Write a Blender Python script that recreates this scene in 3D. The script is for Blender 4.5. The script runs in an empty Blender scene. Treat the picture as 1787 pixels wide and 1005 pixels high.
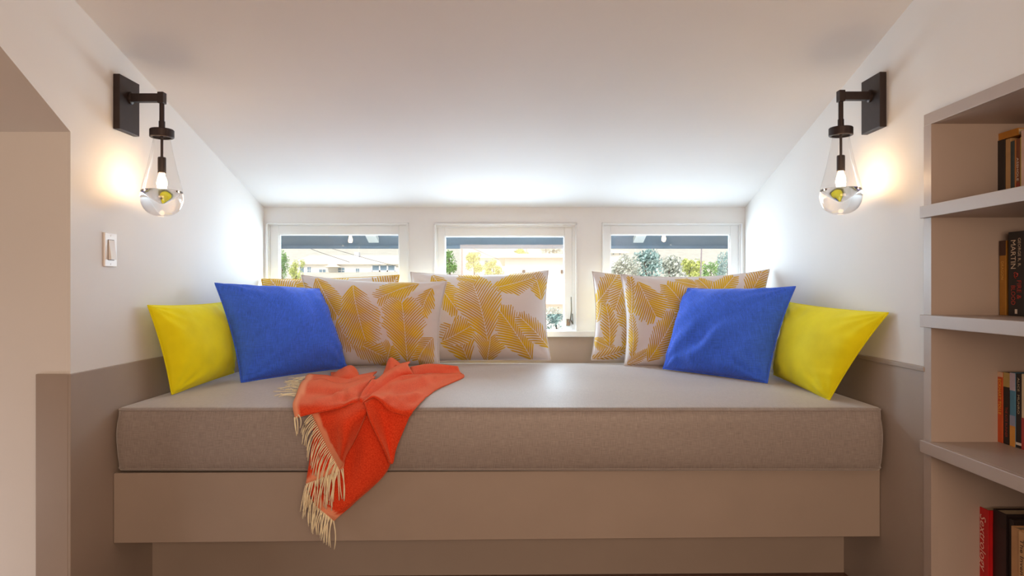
import bpy, bmesh, math, random
from mathutils import Vector, noise
rnd = random.Random(7)
SC = bpy.context.scene
COL = SC.collection

# ------------------------------------------------------------------ camera, world, sun, room light, exposure
F = 1191.0                                   # focal length in pixels of the 1787 x 1005 frame
EYE = 1.0                                    # lens height above the floor (m)
cam_d = bpy.data.cameras.new('camera')
cam_d.sensor_width = 36.0
cam_d.lens = 36.0 * F / 1787.0
cam_d.clip_start = 0.02
cam_d.clip_end = 800
cam = bpy.data.objects.new('camera', cam_d)
COL.objects.link(cam)
cam.location = (0, 0, EYE)
cam.rotation_euler = (math.pi / 2, 0, 0)
SC.camera = cam

world = bpy.data.worlds.new('sky')
SC.world = world
world.use_nodes = True
wn = world.node_tree.nodes
bg = wn['Background']
sky = wn.new('ShaderNodeTexSky')
sky.sky_type = 'NISHITA'
sky.sun_disc = False
sky.sun_elevation = math.radians(50)
sky.sun_rotation = math.radians(180)
sky.air_density = 1.0
sky.dust_density = 4.0
sky.ozone_density = 1.0
world.node_tree.links.new(sky.outputs[0], bg.inputs[0])
bg.inputs[1].default_value = 0.19

sun_d = bpy.data.lights.new('sun', 'SUN')
sun_d.energy = 1.35
sun_d.angle = math.radians(1.0)
sun_d.color = (1.0, 0.95, 0.88)
sun = bpy.data.objects.new('sun', sun_d)
COL.objects.link(sun)
sun.rotation_euler = (math.radians(42), 0, math.radians(-18))

def area(name, loc, rot, sx, sy, watts, col):
    d = bpy.data.lights.new(name, 'AREA')
    d.shape = 'RECTANGLE'
    d.size, d.size_y = sx, sy
    d.energy = watts
    d.color = col
    o = bpy.data.objects.new(name, d)
    COL.objects.link(o)
    o.location = loc
    o.rotation_euler = rot
    return o
# added warm fill light behind the camera; no window is built there
area('rear_fill_light', (0.25, -0.9, 1.1), (math.radians(90), 0, 0), 1.7, 0.8, 27, (1.0, 0.69, 0.48))
# added low fill that brightens the foot of the alcove wall; no window built
area('knee_wall_fill', (-2.4, 1.15, 0.22), (math.radians(72), 0, math.radians(4)), 0.9, 0.4, 4.6, (1.0, 0.92, 0.90))
# cool daylight that falls in through the three small windows over the seat
for wx_, ww_ in ((-0.88, 10), (-0.034, 14), (0.808, 10)):
    area('window_daylight', (wx_, 3.60, 1.03), (math.radians(-80), 0, 0), 0.66, 0.46, ww_, (0.72, 0.87, 1.0))

SC.view_settings.view_transform = 'Standard'
SC.view_settings.look = 'None'
SC.view_settings.gamma = 1.0
SC.view_settings.use_curve_mapping = False
SC.view_settings.exposure = 0.52
SC.cycles.use_denoising = True
SC.cycles.max_bounces = 10
SC.cycles.transparent_max_bounces = 16
SC.cycles.sample_clamp_indirect = 6.0

# ------------------------------------------------------------------ helpers
def P(x, y, Y):
    """world point seen at pixel (x, y) of the photograph at distance Y"""
    return Vector(((x - 893.5) / F * Y, Y, EYE + (502.5 - y) / F * Y))

def lin(r, g, b):
    f = lambda c: (c / 255 / 12.92) if c / 255 <= 0.04045 else ((c / 255 + 0.055) / 1.055) ** 2.4
    return (f(r), f(g), f(b), 1.0)

def wloc(o):
    v = Vector((0, 0, 0))
    while o is not None:
        v += o.location
        o = o.parent
    return v

def put(name, me, mat, parent=None, smooth=False):
    xs = [v.co.x for v in me.vertices]; ys = [v.co.y for v in me.vertices]; zs = [v.co.z for v in me.vertices]
    c = Vector(((min(xs) + max(xs)) / 2, (min(ys) + max(ys)) / 2, min(zs)))
    for v in me.vertices:
        v.co -= c
    o = bpy.data.objects.new(name, me)
    COL.objects.link(o)
    for m in (mat if isinstance(mat, (list, tuple)) else [mat]):
        me.materials.append(m)
    if smooth:
        for p in me.polygons:
            p.use_smooth = True
    o.parent = parent
    o.location = c - wloc(parent) if parent else c
    return o

def obj(name, bm, mat, parent=None, smooth=False, normals=True):
    if normals:
        bmesh.ops.recalc_face_normals(bm, faces=bm.faces)
    me = bpy.data.meshes.new(name)
    bm.to_mesh(me)
    bm.free()
    return put(name, me, mat, parent, smooth)

def tag(o, label, cat, group=None):
    o['label'] = label
    o['category'] = cat
    if group:
        o['group'] = group
    return o

def struct(o):
    o['kind'] = 'structure'
    return o

def thing(name, loc, label=None, cat=None, group=None):
    o = bpy.data.objects.new(name, None)
    o.empty_display_size = 0.05
    COL.objects.link(o)
    o.location = loc
    if label:
        tag(o, label, cat, group)
    return o

def box(bm, x0, x1, y0, y1, z0, z1, bev=0.0, seg=2):
    vs = [bm.verts.new((x, y, z)) for z in (z0, z1) for y in (y0, y1) for x in (x0, x1)]
    q = [(0, 2, 3, 1), (4, 5, 7, 6), (0, 1, 5, 4), (2, 6, 7, 3), (0, 4, 6, 2), (1, 3, 7, 5)]
    fs = [bm.faces.new([vs[i] for i in f]) for f in q]
    if bev > 0:
        es = list({e for f in fs for e in f.edges})
        bmesh.ops.bevel(bm, geom=es, offset=bev, segments=seg, affect='EDGES', profile=0.5)

def hexa(bm, p):
    """box from 8 points: bottom 4 then top 4, both going round the same way"""
    vs = [bm.verts.new(v) for v in p]
    for f in ((3, 2, 1, 0), (4, 5, 6, 7), (0, 1, 5, 4), (1, 2, 6, 5), (2, 3, 7, 6), (3, 0, 4, 7)):
        bm.faces.new([vs[i] for i in f])

def B():
    return bmesh.new()

def boxo(name, ext, mat, parent=None, bev=0.0):
    bm = B()
    box(bm, *ext, bev=bev)
    return obj(name, bm, mat, parent)

def lathe(bm, prof, cx, cy, n=32):
    rings = []
    for r, z in prof:
        if r < 1e-6:
            rings.append([bm.verts.new((cx, cy, z))])
        else:
            rings.append([bm.verts.new((cx + r * math.cos(2 * math.pi * k / n), cy + r * math.sin(2 * math.pi * k / n), z)) for k in range(n)])
    for a, b in zip(rings, rings[1:]):
        if len(a) == 1 and len(b) == 1:
            continue
        for k in range(n):
            k2 = (k + 1) % n
            if len(a) == 1:
                bm.faces.new((a[0], b[k2], b[k]))
            elif len(b) == 1:
                bm.faces.new((a[k], a[k2], b[0]))
            else:
                bm.faces.new((a[k], a[k2], b[k2], b[k]))

def tube(bm, pts, r, n=6, closed=False, r_end=None):
    pts = [Vector(p) for p in pts]
    m = len(pts)
    rings = []
    for i, p in enumerate(pts):
        if closed:
            t = pts[(i + 1) % m] - pts[i - 1]
        else:
            t = pts[min(i + 1, m - 1)] - pts[max(i - 1, 0)]
        t.normalize()
        a = Vector((0, 0, 1)) if abs(t.z) < 0.9 else Vector((1, 0, 0))
        s = t.cross(a).normalized()
        u = s.cross(t)
        rr = r if r_end is None else r + (r_end - r) * i / (m - 1)
        rings.append([bm.verts.new(p + rr * (math.cos(2 * math.pi * k / n) * s + math.sin(2 * math.pi * k / n) * u)) for k in range(n)])
    for i in range(m if closed else m - 1):
        a, b = rings[i], rings[(i + 1) % m]
        for k in range(n):
            bm.faces.new((a[k], a[(k + 1) % n], b[(k + 1) % n], b[k]))
    if not closed:
        bm.faces.new(rings[0][::-1])
        bm.faces.new(rings[-1])

# ------------------------------------------------------------------ materials
class E:
    """tiny expression builder on Math nodes"""
    nt = None
    def __init__(self, s): self.s = s
    @staticmethod
    def op(k, *a):
        n = E.nt.nodes.new('ShaderNodeMath')
        n.operation = k
        for i, v in enumerate(a):
            if isinstance(v, E): E.nt.links.new(v.s, n.inputs[i])
            else: n.inputs[i].default_value = v
        return E(n.outputs[0])
    def __add__(a, b): return E.op('ADD', a, b)
    def __radd__(a, b): return E.op('ADD', b, a)
    def __sub__(a, b): return E.op('SUBTRACT', a, b)
    def __rsub__(a, b): return E.op('SUBTRACT', b, a)
    def __mul__(a, b): return E.op('MULTIPLY', a, b)
    def __rmul__(a, b): return E.op('MULTIPLY', b, a)
    def __truediv__(a, b): return E.op('DIVIDE', a, b)
    def __rtruediv__(a, b): return E.op('DIVIDE', b, a)

def mat(name, col, rough=0.6, metal=0.0, spec=0.5, sheen=0.0):
    m = bpy.data.materials.new(name)
    m.use_nodes = True
    p = m.node_tree.nodes['Principled BSDF']
    p.inputs['Base Color'].default_value = col
    p.inputs['Roughness'].default_value = rough
    p.inputs['Metallic'].default_value = metal
    p.inputs['Specular IOR Level'].default_value = spec
    p.inputs['Sheen Weight'].default_value = sheen
    return m

def nd(m, k, **kw):
    n = m.node_tree.nodes.new(k)
    for a, v in kw.items():
        setattr(n, a, v)
    return n

def lk(m, a, b):
    m.node_tree.links.new(a, b)

def bsdf(m):
    return m.node_tree.nodes['Principled BSDF']

def mottle(m, scale=6.0, amt=0.06, bump=0.0, bscale=None, stretch=(1, 1, 1), dist=0.002):
    """slight colour variation and relief so that no surface is a flat colour"""
    p = bsdf(m)
    base = tuple(p.inputs['Base Color'].default_value)
    tc = nd(m, 'ShaderNodeTexCoord')
    mp = nd(m, 'ShaderNodeMapping')
    mp.inputs['Scale'].default_value = stretch
    lk(m, tc.outputs['Object'], mp.inputs[0])
    nz = nd(m, 'ShaderNodeTexNoise')
    nz.inputs['Scale'].default_value = scale
    nz.inputs['Detail'].default_value = 4
    lk(m, mp.outputs[0], nz.inputs['Vector'])
    r = nd(m, 'ShaderNodeValToRGB')
    r.color_ramp.elements[0].position = 0.3
    r.color_ramp.elements[1].position = 0.7
    r.color_ramp.elements[0].color = tuple(c * (1 - amt) for c in base[:3]) + (1,)
    r.color_ramp.elements[1].color = tuple(min(1, c * (1 + amt)) for c in base[:3]) + (1,)
    lk(m, nz.outputs['Fac'], r.inputs[0])
    lk(m, r.outputs[0], p.inputs['Base Color'])
    if bump:
        n2 = nd(m, 'ShaderNodeTexNoise')
        n2.inputs['Scale'].default_value = bscale or scale * 10
        n2.inputs['Detail'].default_value = 3
        lk(m, mp.outputs[0], n2.inputs['Vector'])
        b = nd(m, 'ShaderNodeBump')
        b.inputs['Strength'].default_value = bump
        b.inputs['Distance'].default_value = dist
        lk(m, n2.outputs['Fac'], b.inputs['Height'])
        lk(m, b.outputs[0], p.inputs['Normal'])
    return m

def weave(m, base, sc=520.0, amt=0.22, slub=0.12, bump=0.35, uvw='Object'):
    """woven cloth: crossed threads with slubs along both directions"""
    p = bsdf(m)
    tc = nd(m, 'ShaderNodeTexCoord')
    def streak(s):
        mp = nd(m, 'ShaderNodeMapping')
        mp.inputs['Scale'].default_value = s
        lk(m, tc.outputs[uvw], mp.inputs[0])
        nz = nd(m, 'ShaderNodeTexNoise')
        nz.inputs['Scale'].default_value = 1.0
        nz.inputs['Detail'].default_value = 2
        lk(m, mp.outputs[0], nz.inputs['Vector'])
        return E(nz.outputs['Fac'])
    E.nt = m.node_tree
    a = streak((sc, sc * .06, sc * .06))
    b = streak((sc * .06, sc * .06, sc))
    c = streak((sc * .06, sc, sc * .06))
    g = streak((9, 9, 9))
    ge = nd(m, 'ShaderNodeNewGeometry')
    sx = nd(m, 'ShaderNodeSeparateXYZ')
    lk(m, ge.outputs['Normal'], sx.inputs[0])
    up = E.op('ABSOLUTE', E(sx.outputs[2]))
    tot = a * 0.5 + (c * up + b * (1.0 - up)) * 0.5
    fac = (tot - 0.5) * (amt * 6) + (g - 0.5) * slub + 1.0
    mx = nd(m, 'ShaderNodeMix', data_type='RGBA', blend_type='MULTIPLY')
    mx.inputs[0].default_value = 1.0
    mx.inputs[6].default_value = base
    cmb = nd(m, 'ShaderNodeCombineColor')
    for i in range(3):
        lk(m, fac.s, cmb.inputs[i])
    lk(m, cmb.outputs[0], mx.inputs[7])
    lk(m, mx.outputs[2], p.inputs['Base Color'])
    bp = nd(m, 'ShaderNodeBump')
    bp.inputs['Strength'].default_value = bump
    bp.inputs['Distance'].default_value = 0.0015
    lk(m, tot.s, bp.inputs['Height'])
    lk(m, bp.outputs[0], p.inputs['Normal'])
    return m

M = {}
M['wall'] = mottle(mat('white_wall_paint', (0.80, 0.785, 0.765, 1), 0.65), 3, 0.015, 0.06, 160)
M['ceiling'] = mottle(mat('ceiling_paint', (0.80, 0.785, 0.77, 1), 0.8), 3, 0.015, 0.06, 160)
M['trim'] = mottle(mat('window_trim_paint', (0.76, 0.795, 0.81, 1), 0.35), 8, 0.015, 0.03, 90)
M['grey'] = mottle(mat('warm_grey_paint', lin(166, 152, 141), 0.42), 5, 0.03, 0.05, 200)
M['shelf'] = mottle(mat('bookcase_grey_paint', lin(180, 166, 157), 0.4), 5, 0.03, 0.05, 200)
M['linen'] = weave(mat('taupe_linen', (1, 1, 1, 1), 0.5, spec=0.6, sheen=0.6), lin(152, 142, 137), 640, 0.26, 0.04)
M['blue'] = weave(mat('royal_blue_cotton', (1, 1, 1, 1), 0.9, spec=0.15, sheen=0.12), lin(66, 112, 240), 600, 0.25, 0.15)
M['yellow'] = mottle(mat('chartreuse_velvet', lin(244, 234, 16), 0.7, spec=0.2, sheen=0.55), 7, 0.10, 0.15, 400)
bsdf(M['yellow']).inputs['Sheen Tint'].default_value = lin(250, 240, 110)
M['bronze'] = mottle(mat('dark_bronze', lin(58, 48, 46), 0.45, 0.55), 30, 0.1, 0.04, 300)
M['brass_lit'] = mat('aged_brass', lin(120, 80, 50), 0.35, 0.8)
M['plate'] = mottle(mat('white_plastic', (0.86, 0.83, 0.80, 1), 0.3), 10, 0.01)
M['switch_gap'] = mat('switch_shadow_gap', lin(120, 108, 100), 0.6)
M['steel'] = mat('latch_steel', lin(120, 112, 100), 0.35, 0.8)
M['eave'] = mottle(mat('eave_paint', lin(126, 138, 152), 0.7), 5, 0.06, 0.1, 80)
M['dark'] = mat('dark_gap', lin(40, 34, 30), 0.8)

def floor_mat():
    m = mat('oak_floor', lin(140, 84, 50), 0.35)
    tc = nd(m, 'ShaderNodeTexCoord')
    br = nd(m, 'ShaderNodeTexBrick')
    br.inputs['Color1'].default_value = lin(96, 56, 38)
    br.inputs['Color2'].default_value = lin(76, 44, 30)
    br.inputs['Mortar'].default_value = lin(50, 28, 18)
    br.inputs['Scale'].default_value = 1.0
    br.inputs['Mortar Size'].default_value = 0.002
    br.inputs['Brick Width'].default_value = 1.2
    br.inputs['Row Height'].default_value = 0.09
    lk(m, tc.outputs['Object'], br.inputs['Vector'])
    lk(m, br.outputs['Color'], bsdf(m).inputs['Base Color'])
    return m
M['floor'] = floor_mat()

def thin_glass(name, tint=(1, 1, 1, 1), ior=1.45):
    """a thin pane: straight through, with the mirror reflection of its angle"""
    m = bpy.data.materials.new(name)
    m.use_nodes = True
    nt = m.node_tree
    nt.nodes.clear()
    out = nt.nodes.new('ShaderNodeOutputMaterial')
    t = nt.nodes.new('ShaderNodeBsdfTransparent'); t.inputs[0].default_value = tint
    g = nt.nodes.new('ShaderNodeBsdfGlossy'); g.inputs['Roughness'].default_value = 0.01
    lw = nt.nodes.new('ShaderNodeLayerWeight'); lw.inputs[0].default_value = 0.5
    E.nt = nt
    f0 = ((ior - 1) / (ior + 1)) ** 2
    fac = E.op('POWER', E(lw.outputs['Facing']), 5.0) * (1 - f0) + f0
    mx = nt.nodes.new('ShaderNodeMixShader')
    nt.links.new(fac.s, mx.inputs[0])
    nt.links.new(t.outputs[0], mx.inputs[1])
    nt.links.new(g.outputs[0], mx.inputs[2])
    nt.links.new(mx.outputs[0], out.inputs[0])
    return m
M['pane'] = thin_glass('window_glass', (0.95, 0.97, 0.97, 1))
M['bulb_glass'] = thin_glass('clear_blown_glass', (0.97, 0.96, 0.95, 1), 1.5)
g = mat('solid_glass', (1, 1, 1, 1), 0.0)
bsdf(g).inputs['Transmission Weight'].default_value = 1.0
bsdf(g).inputs['IOR'].default_value = 1.5
M['solid_glass'] = g
em = mat('lit_bulb', (1, 0.9, 0.75, 1), 0.4)
bsdf(em).inputs['Emission Color'].default_value = (1.0, 0.66, 0.36, 1)
bsdf(em).inputs['Emission Strength'].default_value = 72.0
M['bulb'] = em

# ------------------------------------------------------------------ the room
XL, XR, YB = -1.2526, 1.1758, 3.445
ZB = 1.4064                       # ceiling height at the window wall
ZF = 2.215                        # flat ceiling of the room
YEL, YER = 0.557, 0.767           # where the sloped ceiling meets the flat one, left and right
YJ = 1.936                        # end of the left cheek wall
XFAR, YREAR = -3.2, -3.0
XSH = 1.60                        # outer back of the bookcase

boxo('floor', (XFAR - .1, XSH + .1, YREAR - .1, YB + .1, -0.06, 0.0), M['floor'])
struct(bpy.data.objects['floor'])

# sloped ceiling, then the flat room ceiling behind the camera
bm = B()
n = 24
rows = []
for i in range(n + 1):
    t = i / n
    X = XL + (XR - XL) * t
    ye = YEL + (YER - YEL) * t
    rows.append([bm.verts.new((X, YB + .12, ZB - .12 * .29))] + [bm.verts.new((X, YB + (ye - YB) * k / 8, ZB + (ZF - ZB) * k / 8)) for k in range(9)] + [bm.verts.new((X, YREAR, ZF))])
for a, b in zip(rows, rows[1:]):
    for k in range(len(a) - 1):
        bm.faces.new((a[k], b[k], b[k + 1], a[k + 1]))
v = [bm.verts.new(c) for c in ((XFAR, YREAR, ZF), (XL, YREAR, ZF), (XL, YEL, ZF), (XFAR, YEL, ZF), (XR, YREAR, ZF), (XSH, YREAR, ZF), (XSH, YER, ZF), (XR, YER, ZF))]
bm.faces.new(v[:4]); bm.faces.new(v[4:])
# the main roof slope beside the dormer
v2 = [bm.verts.new(c) for c in ((XFAR, YEL, ZF), (XL - .012, YEL, ZF), (XL - .012, YJ, 1.443), (XFAR, YJ, 1.443))]
bm.faces.new(v2)
bmesh.ops.remove_doubles(bm, verts=bm.verts, dist=1e-5)
o = obj('ceiling', bm, M['ceiling'], smooth=False)
struct(o)

def prism_x(name, yz, x0, x1, m):
    bm = B()
    a = [bm.verts.new((x0, y, z)) for y, z in yz]
    b = [bm.verts.new((x1, y, z)) for y, z in yz]
    bm.faces.new(a); bm.faces.new(b[::-1])
    for i in range(len(a)):
        j = (i + 1) % len(a)
        bm.faces.new((a[i], b[i], b[j], a[j]))
    return struct(obj(name, bm, m))
prism_x('wall_left', [(YB, 0), (YB, ZB + .01), (YEL, ZF), (YJ, 1.443), (YJ, 0)], XL - .012, XL, M['wall'])
o = boxo('wall_alcove', (XFAR, XL - .0121, YJ, YJ + .1, 0, 1.46), M['wall']); struct(o)
o = boxo('wall_far_left', (XFAR - .1, XFAR, YREAR, YJ + .1, 0, 2.4), M['wall']); struct(o)
o = boxo('wall_rear', (XFAR, XSH, YREAR - .1, YREAR, 0, 2.4), M['wall']); struct(o)

# right wall with the hole for the built-in bookcase
FX = 1.165                                         # bookcase face frame, a little proud of the wall
YS1 = FX * F / 718.5                               # far outer edge of the frame
ZS1 = EYE + (502.5 - 201) / F * YS1                # top of the frame
YS0 = 0.55                                         # near end of the bookcase, outside the picture
bm = B()
box(bm, XR, XR + .1, YS1 - .02, YB, 0, 2.4)
box(bm, XR, XR + .1, YS0 + .02, YS1 - .02, ZS1 - .02, 2.4)
box(bm, XR, XR + .1, YREAR, YS0 + .02, 0, 2.4)
struct(obj('wall_right', bm, M['wall']))

# window wall: header, piers, apron; three openings
s = YB / F
wx = lambda x: (x - 893.5) * s
wz = lambda y: EYE + (502.5 - y) * s
WIN = [dict(o=(464, 713.5), top=388.5, sash=(468.5, 707.5), glass=(483.5, 695), gtop=408.5),
       dict(o=(757, 1007), top=390, sash=(763, 999), glass=(775.5, 985.5), gtop=411.5),
       dict(o=(1050, 1296.5), top=388.5, sash=(1054, 1291), glass=(1066.5, 1277), gtop=408.5)]
ZSILL = wz(577)
bm = B()
xs = [XL - .01] + [wx(v) for w in WIN for v in w['o']] + [XR + .1]
for i in (0, 2, 4, 6):
    box(bm, xs[i], xs[i + 1], YB, YB + .12, ZSILL - .02, wz(388.5))
box(bm, xs[0], xs[-1], YB, YB + .12, wz(388.5), ZB + .03)
box(bm, wx(757), wx(1007), YB, YB + .12, wz(390), wz(388.5) + .001)
box(bm, xs[0], xs[-1], YB, YB + .12, 0, ZSILL - .02)
struct(obj('wall_back', bm, M['trim']))

for i, w in enumerate(WIN):
    x0, x1 = wx(w['o'][0]), wx(w['o'][1])
    zt = wz(w['top'])
    root = thing('window_%d' % (i + 1), ((x0 + x1) / 2, YB + .03, ZSILL))
    struct(root)
    s0, s1 = wx(w['sash'][0]), wx(w['sash'][1])
    st = zt - (.012 if i != 1 else .018)
    # bead that lines the opening
    e = .0035
    for nm, ext in (('stop_bead', (x0, x0 + e * 2, YB - .006, YB + .05, ZSILL, zt)),
                    ('stop_bead', (x1 - e * 2, x1, YB - .006, YB + .05, ZSILL, zt)),
                    ('stop_bead', (x0, x1, YB - .006, YB + .05, zt - e * 2, zt))):
        boxo(nm, ext, M['trim'], root, .0015)
    for ext in ((x0 + e * 2, s0, YB + .012, YB + .06, ZSILL, zt - e * 2), (s1, x1 - e * 2, YB + .012, YB + .06, ZSILL, zt - e * 2), (s0, s1, YB + .012, YB + .06, st, zt - e * 2)):
        boxo('jamb', ext, M['trim'], root)
    g0, g1, gz = wx(w['glass'][0]), wx(w['glass'][1]), wz(w['gtop'])
    gb = ZSILL + .004
    # sash: two stiles, two rails, pane
    ys = (YB + .022, YB + .058)
    boxo('stile', (s0, g0, *ys, ZSILL, st), M['trim'], root, .0015)
    boxo('stile', (g1, s1, *ys, ZSILL, st), M['trim'], root, .0015)
    boxo('rail', (g0, g1, *ys, gz, st), M['trim'], root, .0015)
    boxo('rail', (g0, g1, *ys, ZSILL - .01, gb), M['trim'], root)
    pn = boxo('pane', (g0 - .003, g1 + .003, YB + .038, YB + .0384, gb - .003, gz + .003), M['pane'], root)
    bm = B()                                                     # glazing bead round the pane
    for ext in ((g0, g0 + .004, gb, gz), (g1 - .004, g1, gb, gz)):
        box(bm, ext[0], ext[1], YB + .028, YB + .037, ext[2], ext[3])
    box(bm, g0, g1, YB + .028, YB + .037, gz - .004, gz)
    obj('glazing_bead', bm, M['trim'], root)
    # casement latch on the right stile
    lx = (g1 + s1) / 2
    lz = wz(566) + .004
    la = boxo('latch', (lx - .012, lx + .008, YB + .008, YB + .0219, lz - .013, lz + .022), M['steel'], root, .003)
    bm = B()
    tube(bm, [(lx + .001, YB + .004, lz + .01), (lx + .010, YB - .004, lz + .02), (lx + .014, YB - .002, lz + .07), (lx + .013, YB + .002, lz + .135)], .0045, 8, r_end=.002)
    tube(bm, [(lx + .010, YB - .004, lz + .02), (lx + .022, YB - .003, lz - .004), (lx + .019, YB - .002, lz + .05)], .0028, 6)
    obj('latch_lever', bm, M['steel'], la, True)

# window stool and grey wainscot
WZL, WZR, WT = 0.757, 0.777, 0.008
bm = B()
box(bm, XL + .0005, XR - .0005, YB - .035, YB - .0005, wz(587.5), ZSILL, .004)
struct(obj('trim_1', bm, M['trim']))                              # window stool
bm = B()
box(bm, XL + .0005, XR - .0005, YB - .012, YB - .0005, 0.2, wz(588))
struct(obj('trim_2', bm, M['grey']))                              # wainscot under the windows
bm = B()
box(bm, XL + .0002, XL + WT, YJ - .012, YB - .013, 0.0, WZL, .0015)
box(bm, P(62, 651, YJ - .012).x, XL + .0001, YJ - .012, YJ - .0005, 0.0, WZL, .0015)
struct(obj('trim_3', bm, M['grey']))                              # left wainscot, wraps the wall end
bm = B()
box(bm, XR - WT, XR - .0002, YS1 - .004, YB - .013, 0.0, WZR - .014, .001)
box(bm, XR - WT - .006, XR - .0002, YS1 - .004, YB - .013, WZR - .0138, WZR, .002)
struct(obj('trim_4', bm, M['grey']))                              # right wainscot and its cap

# ------------------------------------------------------------------ window seat
seat = thing('window_seat', (0, 2.8, 0), 'built-in grey painted window seat with overhanging front board below the cushion', 'bench')
xl, xr = XL + WT + .0006, XR - WT - .0006
bm = B()
hexa(bm, [(xl, 2.130, .203), (xr, 2.163, .212), (xr, 2.193, .212), (xl, 2.160, .203),
          (xl, 2.130, .4215), (xr, 2.163, .4255), (xr, 2.193, .4255), (xl, 2.160, .4215)])
bmesh.ops.bevel(bm, geom=list(bm.edges), offset=.002, segments=1, affect='EDGES')
obj('front_board', bm, M['grey'], seat)
bm = B()
hexa(bm, [(xl, 2.361, 0), (xr, 2.40, 0), (xr, 2.42, 0), (xl, 2.38, 0), (xl, 2.361, .36), (xr, 2.40, .36), (xr, 2.42, .36), (xl, 2.38, .36)])
obj('toe_kick', bm, M['grey'], seat)
bm = B()
hexa(bm, [(xl, 2.1605, .395), (xr, 2.1935, .395), (xr, 3.43, .395), (xl, 3.43, .395), (xl, 2.1605, .419), (xr, 2.1935, .419), (xr, 3.43, .419), (xl, 3.43, .419)])
obj('seat_board', bm, M['grey'], seat)
bm = B()
hexa(bm, [(xl, 2.1605, .205), (xr, 2.1935, .212), (xr, 2.41, .212), (xl, 2.37, .205), (xl, 2.1605, .225), (xr, 2.1935, .23), (xr, 2.41, .23), (xl, 2.37, .225)])
obj('underside_board', bm, M['grey'], seat)

# ------------------------------------------------------------------ seat cushion: softly crowned box with seams
CX0, CX1, CY0, CY1, CZ0, CZ1 = XL + WT + .002, XR - WT - .002, 2.133, 3.428, .4262, .6235
def crown(x, y):
    u = (x - CX0) / (CX1 - CX0); v = (y - CY0) / (CY1 - CY0)
    u = min(max(u, 0), 1); v = min(max(v, 0), 1)
    e = 1 - (1 - min(u, 1 - u) / .12) ** 2 if min(u, 1 - u) < .12 else 1
    f = 1 - (1 - min(v, 1 - v) / .25) ** 2 if min(v, 1 - v) < .25 else 1
    return CZ1 + .018 * e * f
def cushion():
    bm = B()
    nx, ny, nz = 80, 40, 10
    R = .035                                          # plan corner radius
    def plan(x, y):                                   # rounded plan corners
        for cx, sx in ((CX0 + R, -1), (CX1 - R, 1)):
            for cy, sy in ((CY0 + R, -1), (CY1 - R, 1)):
                if (x - cx) * sx > 0 and (y - cy) * sy > 0:
                    dx, dy = abs(x - cx) / R, abs(y - cy) / R
                    return cx + sx * R * dx * math.sqrt(1 - dy * dy / 2), cy + sy * R * dy * math.sqrt(1 - dx * dx / 2)
        return x, y
    gx = [0, .35, .7] ; 
    ux = sorted([CX0 + R * k / 5 for k in range(5)] + [CX1 - R * k / 5 for k in range(5)] + [CX0 + R + (CX1 - CX0 - 2 * R) * k / nx for k in range(nx + 1)])
    uy = sorted([CY0 + R * k / 5 for k in range(5)] + [CY1 - R * k / 5 for k in range(5)] + [CY0 + R + (CY1 - CY0 - 2 * R) * k / ny for k in range(ny + 1)])
    def grid(top):
        g = []
        for x in ux:
            r = []
            for y in uy:
                px, py = plan(x, y)
                edge = min(x - CX0, CX1 - x, y - CY0, CY1 - y)
                z = crown(x, y) if top else CZ0
                if edge < .012:
                    d = (.012 - edge) / .012
                    z += (-1 if top else 1) * .007 * d * d
                if top:
                    z += .0022 * noise.noise(Vector((px * 3.1, py * 4.2, 1.3))) * min(1, edge / .05)
                r.append(bm.verts.new((px, py, z)))
            g.append(r)
        for a, b in zip(g, g[1:]):
            for k in range(len(a) - 1):
                bm.faces.new((a[k], b[k], b[k + 1], a[k + 1]))
        return g
    t, b = grid(True), grid(False)
    I, J = len(ux) - 1, len(uy) - 1
    per = [(i, 0) for i in range(I)] + [(I, j) for j in range(J)] + [(i, J) for i in range(I, 0, -1)] + [(0, j) for j in range(J, 0, -1)]
    rings = [[b[i][j] for i, j in per]]
    top = [t[i][j] for i, j in per]
    for k in range(1, nz):
        f = k / nz
        ring = []
        for q, (i, j) in enumerate(per):
            a, c = rings[0][q].co, top[q].co
            p = a.lerp(c, f)
            nrm = Vector((p.x - min(max(p.x, CX0 + R), CX1 - R), p.y - min(max(p.y, CY0 + R), CY1 - R), 0))
            if nrm.length > 1e-6: nrm.normalize()
            bulge = .012 * (math.sin(math.pi * f) ** .6) - .004 * (j == 0) * (noise.noise(Vector((p.x * 2.3, f * 2, 5))) )
            if i in (0, I) : bulge = min(bulge, .0012)
            if j == J: bulge = 0
            ring.append(bm.verts.new(p + nrm * max(bulge, 0)))
        rings.append(ring)
    rings.append(top)
    N = len(per)
    for a, b2 in zip(rings, rings[1:]):
        for k in range(N):
            bm.faces.new((a[k], a[(k + 1) % N], b2[(k + 1) % N], b2[k]))
    seam_t = [v.co.copy() for v in top]
    seam_b = [v.co.copy() for v in rings[0]]
    return bm, seam_t, seam_b
bm, st_, sb_ = cushion()
cush = obj('seat_cushion', bm, M['linen'], smooth=True)
tag(cush, 'long taupe linen seat cushion filling the window seat from wall to wall', 'cushion')
for pts, dz in ((st_, .0005), (sb_, .001)):
    bm = B()
    tube(bm, [p + Vector((0, 0, dz)) for p in pts], .0022, 6, closed=True)
    obj('seam', bm, M['linen'], cush, True)

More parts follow.
